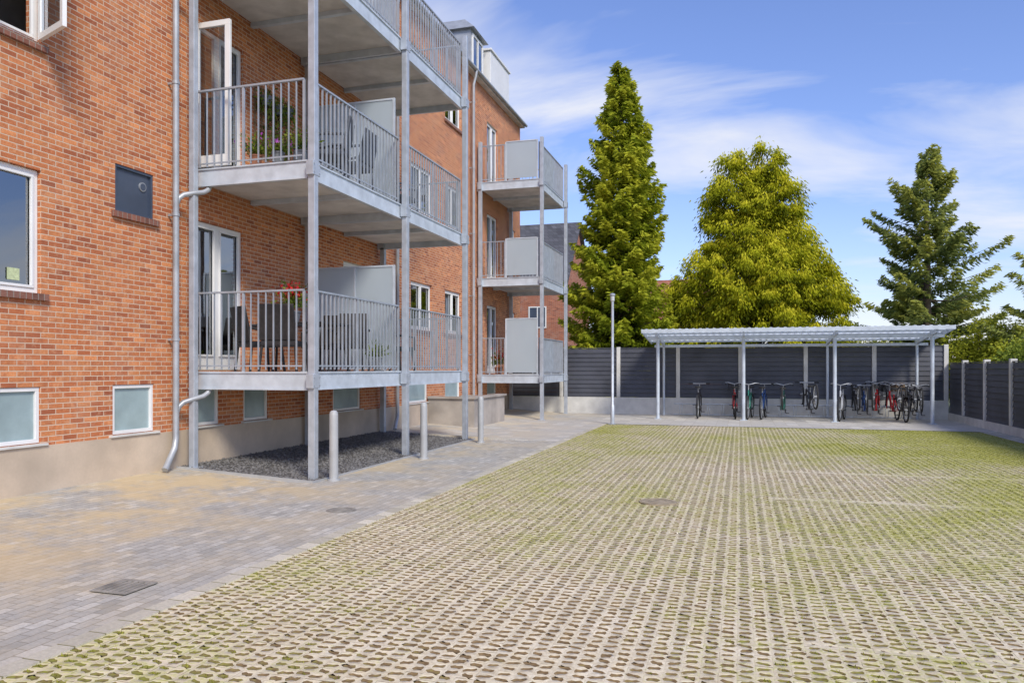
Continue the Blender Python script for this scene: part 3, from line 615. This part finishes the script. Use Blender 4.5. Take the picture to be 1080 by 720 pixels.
# ------------------------------------------------------------ foliage
def leaves(name,c,a,l,w,tint,mat,parent,**k):
    c=np.asarray(c);a=np.asarray(a); a/= np.linalg.norm(a,axis=1,keepdims=True)+1e-9
    r=rng.normal(size=a.shape); s=np.cross(a,r); s/=np.linalg.norm(s,axis=1,keepdims=True)+1e-9
    l=np.asarray(l)[:,None]; w=np.asarray(w)[:,None]
    V=np.stack([c-a*l*.5,c+s*w*.5-a*l*.1,c+a*l*.5,c-s*w*.5-a*l*.1],1).reshape(-1,3)
    Q=np.arange(len(V)).reshape(-1,4); T=np.repeat(np.asarray(tint),4)
    return mobj(name,npmesh(name,V,Q,[mat],('tint',T)),None,parent,**k)
def spruce(loc,H,R,z0,mat,label,step=.26,nb=9,dens=1.0,droop=.25,up=.3,ll=.26,lw=.06,irr=.2,lean=0,tintb=0,pw=.85):
    t=thing('conifer_tree',(loc[0],loc[1],0),label,'tree'); X,Y=loc; mb=MB()
    mb.tube([(X,Y,-.1),(X,Y,H*.3),(X+lean*.5,Y,H*.7),(X+lean,Y,H*.985)],[.22*H/11,.17*H/11,.09*H/11,.015],10)
    Cc=[];Aa=[];Ll=[];Ww=[];Tt=[]
    z=z0
    while z<H-.1:
        q=(z-z0)/(H-z0); Rz=R*((1-q)**pw)*(1-.27*math.exp(-((q)/.06)**2))+.12
        for k in range(max(5,int(nb*(1-.35*q)))):
            az=random.uniform(0,6.283); lob=1+irr*noise.noise((math.cos(az)*1.5,math.sin(az)*1.5,z*.8+X))*1.8
            Ln=Rz*random.uniform(.72,1.12)*lob; zz=z+random.uniform(-step,step)*.6
            d=np.array([math.cos(az),math.sin(az)]); el=(-droop+ (up+droop)*q*1.3)
            pts=[]
            for s in np.linspace(0,1,6): pts.append((X+lean*q+d[0]*Ln*s,Y+d[1]*Ln*s,zz+Ln*(el*s-.25*droop*math.sin(s*3.14)+.18*s*s)))
            mb.tube([pts[0],pts[2],pts[4]],[.03*(1-q)+.012,.015,.005],3)
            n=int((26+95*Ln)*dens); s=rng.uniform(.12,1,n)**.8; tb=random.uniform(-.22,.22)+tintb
            P=np.array(pts); idx=s*5; i0=np.minimum(idx.astype(int),4); fr=(idx-i0)[:,None]; base=P[i0]*(1-fr)+P[i0+1]*fr
            side=rng.uniform(-1,1,n); wd=(.10+.38*Ln*(1-s)*.75+.05)*side
            perp=np.array([-d[1],d[0],0]); dirv=np.array([d[0],d[1],0])
            c=base+perp*wd[:,None]+dirv*(np.abs(wd)*.35)[:,None]; c[:,2]-=np.abs(wd)*.35+rng.uniform(0,.16,n)*(1 if droop>.1 else .5)
            c[:,2]+=rng.normal(0,.03,n)
            a=dirv*(.7)+perp*(np.sign(side)*.8)[:,None]+np.array([0,0,-.35])+rng.normal(0,.35,(n,3))
            Cc.append(c);Aa.append(a);Ll.append(rng.uniform(.6,1.25,n)*ll);Ww.append(rng.uniform(.6,1.3,n)*lw)
            Tt.append(np.clip(.12+.62*s+tb+rng.uniform(-.15,.15,n),0,1))  # needle colour darkens toward the trunk, inner shade painted into the tint
        z+=step*random.uniform(.8,1.2)
    mobj('trunk',mb,M['bark'],t)
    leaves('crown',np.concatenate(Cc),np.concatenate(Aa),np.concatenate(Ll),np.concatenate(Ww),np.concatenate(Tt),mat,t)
    return t
def lobetree(name,loc,lobes,mat,label,cat,nclump=300,nleaf=190,cs=.5,ll=.24,lw=.09,H=8,hang=.8,th=.2,rmin=.62,rnd=.4,grad=.25):
    t=thing(name,(loc[0],loc[1],0),label,cat); X,Y=loc; mb=MB(); mb.tube([(X,Y,-.1),(X,Y,H*.4),(X+.1,Y,H*.8)],[th,th*.8,th*.3],10)
    Cc=[];Aa=[];Ll=[];Ww=[];Tt=[]; wts=np.array([l[3]*l[4]*1.0 for l in lobes]); wts/=wts.sum()
    for i in range(nclump):
        lx_,ly_,lz,r,h=lobes[rng.choice(len(lobes),p=wts)]
        v=rng.normal(size=3); v/=np.linalg.norm(v); rr=random.uniform(rmin,1.04)
        if v[1]>.3: v[1]*=-.6
        if v[2]<-.3: v[2]*=.5
        c0=np.array([X+lx_+v[0]*r*rr,Y+ly_+v[1]*r*rr,lz+v[2]*h*rr])
        if c0[2]<.4: c0[2]=.4+random.random()
        n=int(nleaf*random.uniform(.6,1.4)); cz=cs*random.uniform(.6,1.4)
        o=rng.normal(size=(n,3))*np.array([.5,.5,.42])*cz; o[:,2]-=np.linalg.norm(o[:,:2],axis=1)*hang*.6
        outw=np.array([v[0],v[1],0]); c=c0+o+outw*rng.uniform(0,.3,n)[:,None]
        a=o*np.array([1,1,.4])/cz+outw*.5+np.array([0,0,-hang])+rng.normal(0,rnd,(n,3))
        Cc.append(c);Aa.append(a);Ll.append(rng.uniform(.6,1.3,n)*ll);Ww.append(rng.uniform(.6,1.3,n)*lw)
        Tt.append(np.clip(.34+(rr-rmin)*.6+grad*(o[:,2]/cz+.3)+random.uniform(-.15,.15)+rng.uniform(-.12,.12,n),0,1))  # painted shade: leaf colour darker inside the crown and toward clump bottoms
        mb.tube([(X,Y,max(.3,c0[2]-.8-r*.3)),tuple(c0)],[.03,.01],3)
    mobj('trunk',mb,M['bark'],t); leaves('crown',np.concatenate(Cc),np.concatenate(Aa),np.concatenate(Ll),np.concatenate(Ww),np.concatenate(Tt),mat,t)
    return t
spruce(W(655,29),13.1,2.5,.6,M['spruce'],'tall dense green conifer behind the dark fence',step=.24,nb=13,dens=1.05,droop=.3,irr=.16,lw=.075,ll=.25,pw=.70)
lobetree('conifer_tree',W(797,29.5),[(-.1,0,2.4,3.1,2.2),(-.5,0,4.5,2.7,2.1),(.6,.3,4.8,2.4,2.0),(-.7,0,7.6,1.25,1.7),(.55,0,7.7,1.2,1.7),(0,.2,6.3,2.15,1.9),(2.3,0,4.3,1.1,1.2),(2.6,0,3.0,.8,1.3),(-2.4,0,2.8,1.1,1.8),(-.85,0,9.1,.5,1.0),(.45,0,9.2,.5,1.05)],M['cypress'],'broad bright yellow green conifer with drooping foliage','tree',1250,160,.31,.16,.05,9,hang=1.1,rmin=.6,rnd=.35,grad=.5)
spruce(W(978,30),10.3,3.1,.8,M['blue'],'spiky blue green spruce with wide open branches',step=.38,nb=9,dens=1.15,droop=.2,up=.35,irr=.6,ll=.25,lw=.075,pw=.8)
spruce(W(1128,25),8.0,2.2,1.0,M['blue'],'green spruce with open branches behind the fence',step=.42,nb=7,dens=.9,droop=.1,up=.3,irr=.5,lw=.07)
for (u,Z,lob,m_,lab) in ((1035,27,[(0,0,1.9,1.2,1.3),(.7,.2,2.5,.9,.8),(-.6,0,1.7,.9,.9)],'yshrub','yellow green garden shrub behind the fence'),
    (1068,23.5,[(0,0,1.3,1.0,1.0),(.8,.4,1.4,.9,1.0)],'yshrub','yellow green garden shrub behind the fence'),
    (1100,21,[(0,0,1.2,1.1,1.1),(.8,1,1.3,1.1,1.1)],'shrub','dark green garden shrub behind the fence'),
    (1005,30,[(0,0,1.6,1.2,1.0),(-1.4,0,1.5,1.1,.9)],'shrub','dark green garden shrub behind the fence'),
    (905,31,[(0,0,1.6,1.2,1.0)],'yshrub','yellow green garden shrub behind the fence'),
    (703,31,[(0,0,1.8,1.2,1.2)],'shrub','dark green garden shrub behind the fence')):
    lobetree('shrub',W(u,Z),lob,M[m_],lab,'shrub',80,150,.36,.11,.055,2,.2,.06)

# ------------------------------------------------------------ neighbour houses
def house(cx,cy,wx,wy,hw,hr,wallm,roofm,label):
    h=thing('house',(cx,cy,0),label,'house'); mb=MB(); x0,x1,y0,y1=cx-wx/2,cx+wx/2,cy-wy/2,cy+wy/2
    mb.box(x0,x1,y0,y1,-.1,hw); mb.add([(x0,y0,hw),(x0,y1,hw),(x0,cy,hr-.1),(x1,y0,hw),(x1,y1,hw),(x1,cy,hr-.1)],[(0,1,2),(3,5,4)]); mobj('wall',mb,wallm,h)
    mb=MB(); e=.25
    for (xa,xb) in ((x0-e,x1+e),): mb.add([(xa,y0-e,hw-.2),(xb,y0-e,hw-.2),(xb,cy,hr),(xa,cy,hr),(xa,y1+e,hw-.2),(xb,y1+e,hw-.2)],[(0,1,2,3),(3,2,5,4)]); 
    r=mobj('roof',mb,roofm,h); sm=r.modifiers.new('solid','SOLIDIFY'); sm.thickness=.15
    mb=MB(); mb.box(cx-2.3,cx-1.7,cy-.3,cy+.3,hr-.5,hr+.5); mobj('chimney',mb,wallm,h)
    k=int(wx//2.4)
    for i in range(k):
        xx=x0+wx*(i+.5)/k
        for z in ([1.0,3.9] if hw>4.5 else [1.0]):
            w=empty('window',(xx,y0,z),h); mb=MB()
            for (a,b1,c1,d) in ((xx-.55,xx+.55,z,z+.07),(xx-.55,xx+.55,z+1.23,z+1.3),(xx-.55,xx-.48,z+.07,z+1.23),(xx+.48,xx+.55,z+.07,z+1.23),(xx-.03,xx+.03,z+.07,z+1.23)): mb.box(a,b1,y0-.05,y0+.02,c1,d)
            mobj('frame',mb,M['white'],w); mb=MB(); mb.box(xx-.48,xx+.48,y0-.02,y0-.01,z+.07,z+1.23); mobj('pane',mb,M['slate'],w)
hx,hy=W(540,46); house(hx,hy+4,6.4,8,6.6,10.9,M['brick2'],M['tile'],'red brick house with dark tiled pitched roof')
hx,hy=W(696,60); house(hx,hy+4,9,8,5.6,8.9,M['brick2'],M['redtile'],'brick house with red tiled roof behind trees')

# ------------------------------------------------------------ balcony furniture
def chair(loc,rz,m_,label):
    e=empty('armchair',(0,0,0),None,label=label,category='chair')
    mb=MB(); mb.box(-.26,.26,-.26,.26,.36,.44); mobj('seat',mb,m_,e,bevel=.02)
    mb=MB(); mb.add([(-.27,.22,.44),(.27,.22,.44),(.27,.27,.44),(-.27,.27,.44),(-.25,.32,.95),(.25,.32,.95),(.25,.36,.95),(-.25,.36,.95)],[(0,3,2,1),(4,5,6,7),(0,1,5,4),(1,2,6,5),(2,3,7,6),(3,0,4,7)]); mobj('backrest',mb,m_,e,bevel=.015)
    for s in (-1,1):
        mb=MB(); mb.tube([(s*.29,-.24,.38),(s*.29,-.24,.62),(s*.29,.0,.66),(s*.29,.26,.66)],.022,8); mobj('armrest',mb,m_,e)
        for y in (-.23,.23): mb=MB(); mb.tube([(s*.24,y,.37),(s*.27,y*1.15,0)],.02,8); mobj('leg',mb,m_,e)
    e.location=loc; e.rotation_euler=(0,0,rz); return e
def table(loc,m_,label,w=.7,h=.73):
    e=empty('table',(0,0,0),None,label=label,category='table'); mb=MB(); mb.box(-w/2,w/2,-w/2,w/2,h-.03,h); mobj('tabletop',mb,m_,e,bevel=.005)
    for sx_ in (-1,1):
        for sy in (-1,1): mb=MB(); mb.tube([(sx_*(w/2-.05),sy*(w/2-.05),h-.031),(sx_*(w/2-.03),sy*(w/2-.03),0)],.018,8); mobj('leg',mb,m_,e)
    e.location=loc; return e
def plant(loc,r,h,label,potm='terracotta',fl=None,hang=0,n=260,ph=.2,ls=.07,fr=.35):
    e=empty('potted_plant',loc,None,label=label,category='potted plant'); X,Y,Z=loc
    mb=MB(); mb.lathe([(r*.45,0),(r*.62,ph),(r*.68,ph),(r*.68,ph+.02),(r*.55,ph+.02),(.01,ph)],loc,14); mobj('pot',mb,M[potm],e)
    o=rng.normal(size=(n,3))*np.array([r*.6,r*.6,h*.35]); o[:,2]=np.abs(o[:,2]) if not hang else o[:,2]-np.abs(rng.normal(size=n))*hang
    c=np.array([X,Y,Z+ph+h*.2])+o; a=o+rng.normal(0,.1,(n,3)); leaves('foliage',c,a,rng.uniform(.6,1.4,n)*ls,rng.uniform(.6,1.2,n)*ls*.5,rng.uniform(.2,.9,n),M['shrub'],e)
    if fl:
        k=int(n*fr); o2=rng.normal(size=(k,3))*np.array([r*.6,r*.6,h*.25]); o2[:,2]=np.abs(o2[:,2])+h*.35; c=np.array([X,Y,Z+ph+h*.15])+o2
        leaves('flowers',c,rng.normal(size=(k,3)),np.full(k,ls*.8),np.full(k,ls*.7),np.full(k,.5),M[fl],e)
    return e
z=FL[0]
c0=chair((-6.85,9.75,z),2.6,M['rattan'],'dark rattan armchair on the lower balcony floor')
dup(c0,(-6.30,9.55,z),-2.9); dup(c0,(-6.0,10.9,z),.3); dup(c0,(-6.6,11.2,z),0)
table((-6.25,10.25,z),M['rattan'],'dark square table on lower balcony',.85)
plant((-6.50,10.1,z+.731),.17,.42,'red flowering plant in pot on dark table','greypot','red',ls=.07,ph=.16,n=400)
plant((-5.80,11.5,z),.12,.25,'small green plant on the balcony floor','greypot')
z=FL[1]
c1=chair((-5.95,10.9,z),-1.5,M['greyfab'],'grey textile armchair on the middle balcony'); dup(c1,(-5.95,10.2,z),-1.2); 
table((-6.5,10.9,z),M['greyfab'],'grey square table on middle balcony',.7)
plant((-6.60,9.3,z),.14,.3,'green potted plant with few purple flowers','terracotta','pink',fr=.08)
plant((-6.2,9.25,z),.14,.2,'purple flowers in pot by balcony railing','greypot','pink',fr=.15)
plant((-5.85,9.3,z),.16,.35,'green leafy plant in pot by balcony railing','greypot')
tr=thing('wall_trellis',(XW+.04,11.0,5.2),'dark wooden trellis fixed to brick wall above balcony','trellis'); mb=MB()
for i in range(6): mb.box(XW+.02,XW+.035,10.5+i*.18,10.52+i*.18,5.0,6.1)
for i in range(6): mb.box(XW+.036,XW+.05,10.45,11.45,5.05+i*.2,5.07+i*.2)
mobj('lattice',mb,M['wicker'],tr)
for y_,z_ in ((10.62,5.75),(10.95,5.70),(11.25,5.75),(10.7,5.2),(11.15,5.2)):
    plant((XW+.16,y_,z_),.14,.16,'trailing green plant in wall mounted pot','terracotta' if z_<5.5 else 'greypot',None,.15,220,ph=.13)
plant((XW+.05,5.75,5.12),.16,.25,'flowering green plant on the window sill','greypot','red',n=300)
plant((-7.0,21.9,FB[0]),.2,.5,'leafy plant with red flowers on balcony','terracotta','red',n=300)
chair((-6.2,13.2,FL[1]),1.5,M['greyfab'],'grey textile armchair on the far middle balcony')
chair((-6.1,12.8,FL[0]),1.5,M['rattan'],'dark rattan armchair on the far lower balcony')

# ------------------------------------------------------------ camera, light, sky
cam=bpy.data.cameras.new('camera'); co=bpy.data.objects.new('camera',cam); col.objects.link(co)
co.location=(0,0,CH); co.rotation_euler=(math.radians(90),0,math.radians(16.7)); cam.lens=F/1080*36; cam.sensor_width=36; cam.shift_y=28/1080; cam.clip_end=2000; cam.clip_start=.05
sc.camera=co
v=Vector((.56,-.64,.74)).normalized()
sl=bpy.data.lights.new('sun','SUN'); sl.energy=3.5; sl.angle=math.radians(16); sl.color=(1,.93,.81); so=bpy.data.objects.new('sun',sl); col.objects.link(so); so.rotation_euler=v.to_track_quat('Z','Y').to_euler()
w=bpy.data.worlds.new('World'); sc.world=w; w.use_nodes=True; nt=w.node_tree; nt.nodes.clear()
out=nt.nodes.new('ShaderNodeOutputWorld'); bg=nt.nodes.new('ShaderNodeBackground'); L(nt,bg.outputs[0],out.inputs[0]); bg.inputs[1].default_value=.14
sk=nt.nodes.new('ShaderNodeTexSky'); sk.sky_type='NISHITA'; sk.sun_disc=False; sk.sun_elevation=math.asin(v.z); sk.sun_rotation=math.atan2(v.x,v.y); sk.ozone_density=2.5; sk.air_density=1.2; sk.dust_density=.3
skc=mixc(nt,1.0,sk.outputs[0],(1.0,1.0,1.36),'MULTIPLY')
g=nt.nodes.new('ShaderNodeTexCoord').outputs['Generated']; s=nt.nodes.new('ShaderNodeSeparateXYZ'); L(nt,g,s.inputs[0])
zz=mth(nt,'ADD',mth(nt,'MAXIMUM',s.outputs[2],0.0),.22); cb=nt.nodes.new('ShaderNodeCombineXYZ')
L(nt,mth(nt,'DIVIDE',s.outputs[0],zz),cb.inputs[0]); L(nt,mth(nt,'DIVIDE',s.outputs[1],zz),cb.inputs[1])
mp=nt.nodes.new('ShaderNodeMapping'); L(nt,cb.outputs[0],mp.inputs[0]); mp.inputs['Rotation'].default_value=(0,0,math.radians(12)); mp.inputs['Scale'].default_value=(.75,1.7,1); mp.inputs['Location'].default_value=(.9,.3,0)
n1=nz(nt,mp.outputs[0],1.25,6,.56,.5)
band=mth(nt,'ABSOLUTE',mth(nt,'SUBTRACT',s.outputs[2],mth(nt,'SUBTRACT',.28,mth(nt,'MULTIPLY',s.outputs[0],.22))))
band=mth(nt,'MAXIMUM',mth(nt,'SUBTRACT',1.0,mth(nt,'MULTIPLY',band,10.0)),0.0)
cf=ramp(nt,mth(nt,'ADD',n1,mth(nt,'MULTIPLY',band,.17)),[(.51,0.0),(.76,1.0)])
L(nt,mixc(nt,mth(nt,'MULTIPLY',cf,.9),skc,(6.4,6.5,6.9)),bg.inputs[0])
sc.view_settings.view_transform='Standard'; sc.view_settings.look='None'; sc.view_settings.exposure=0
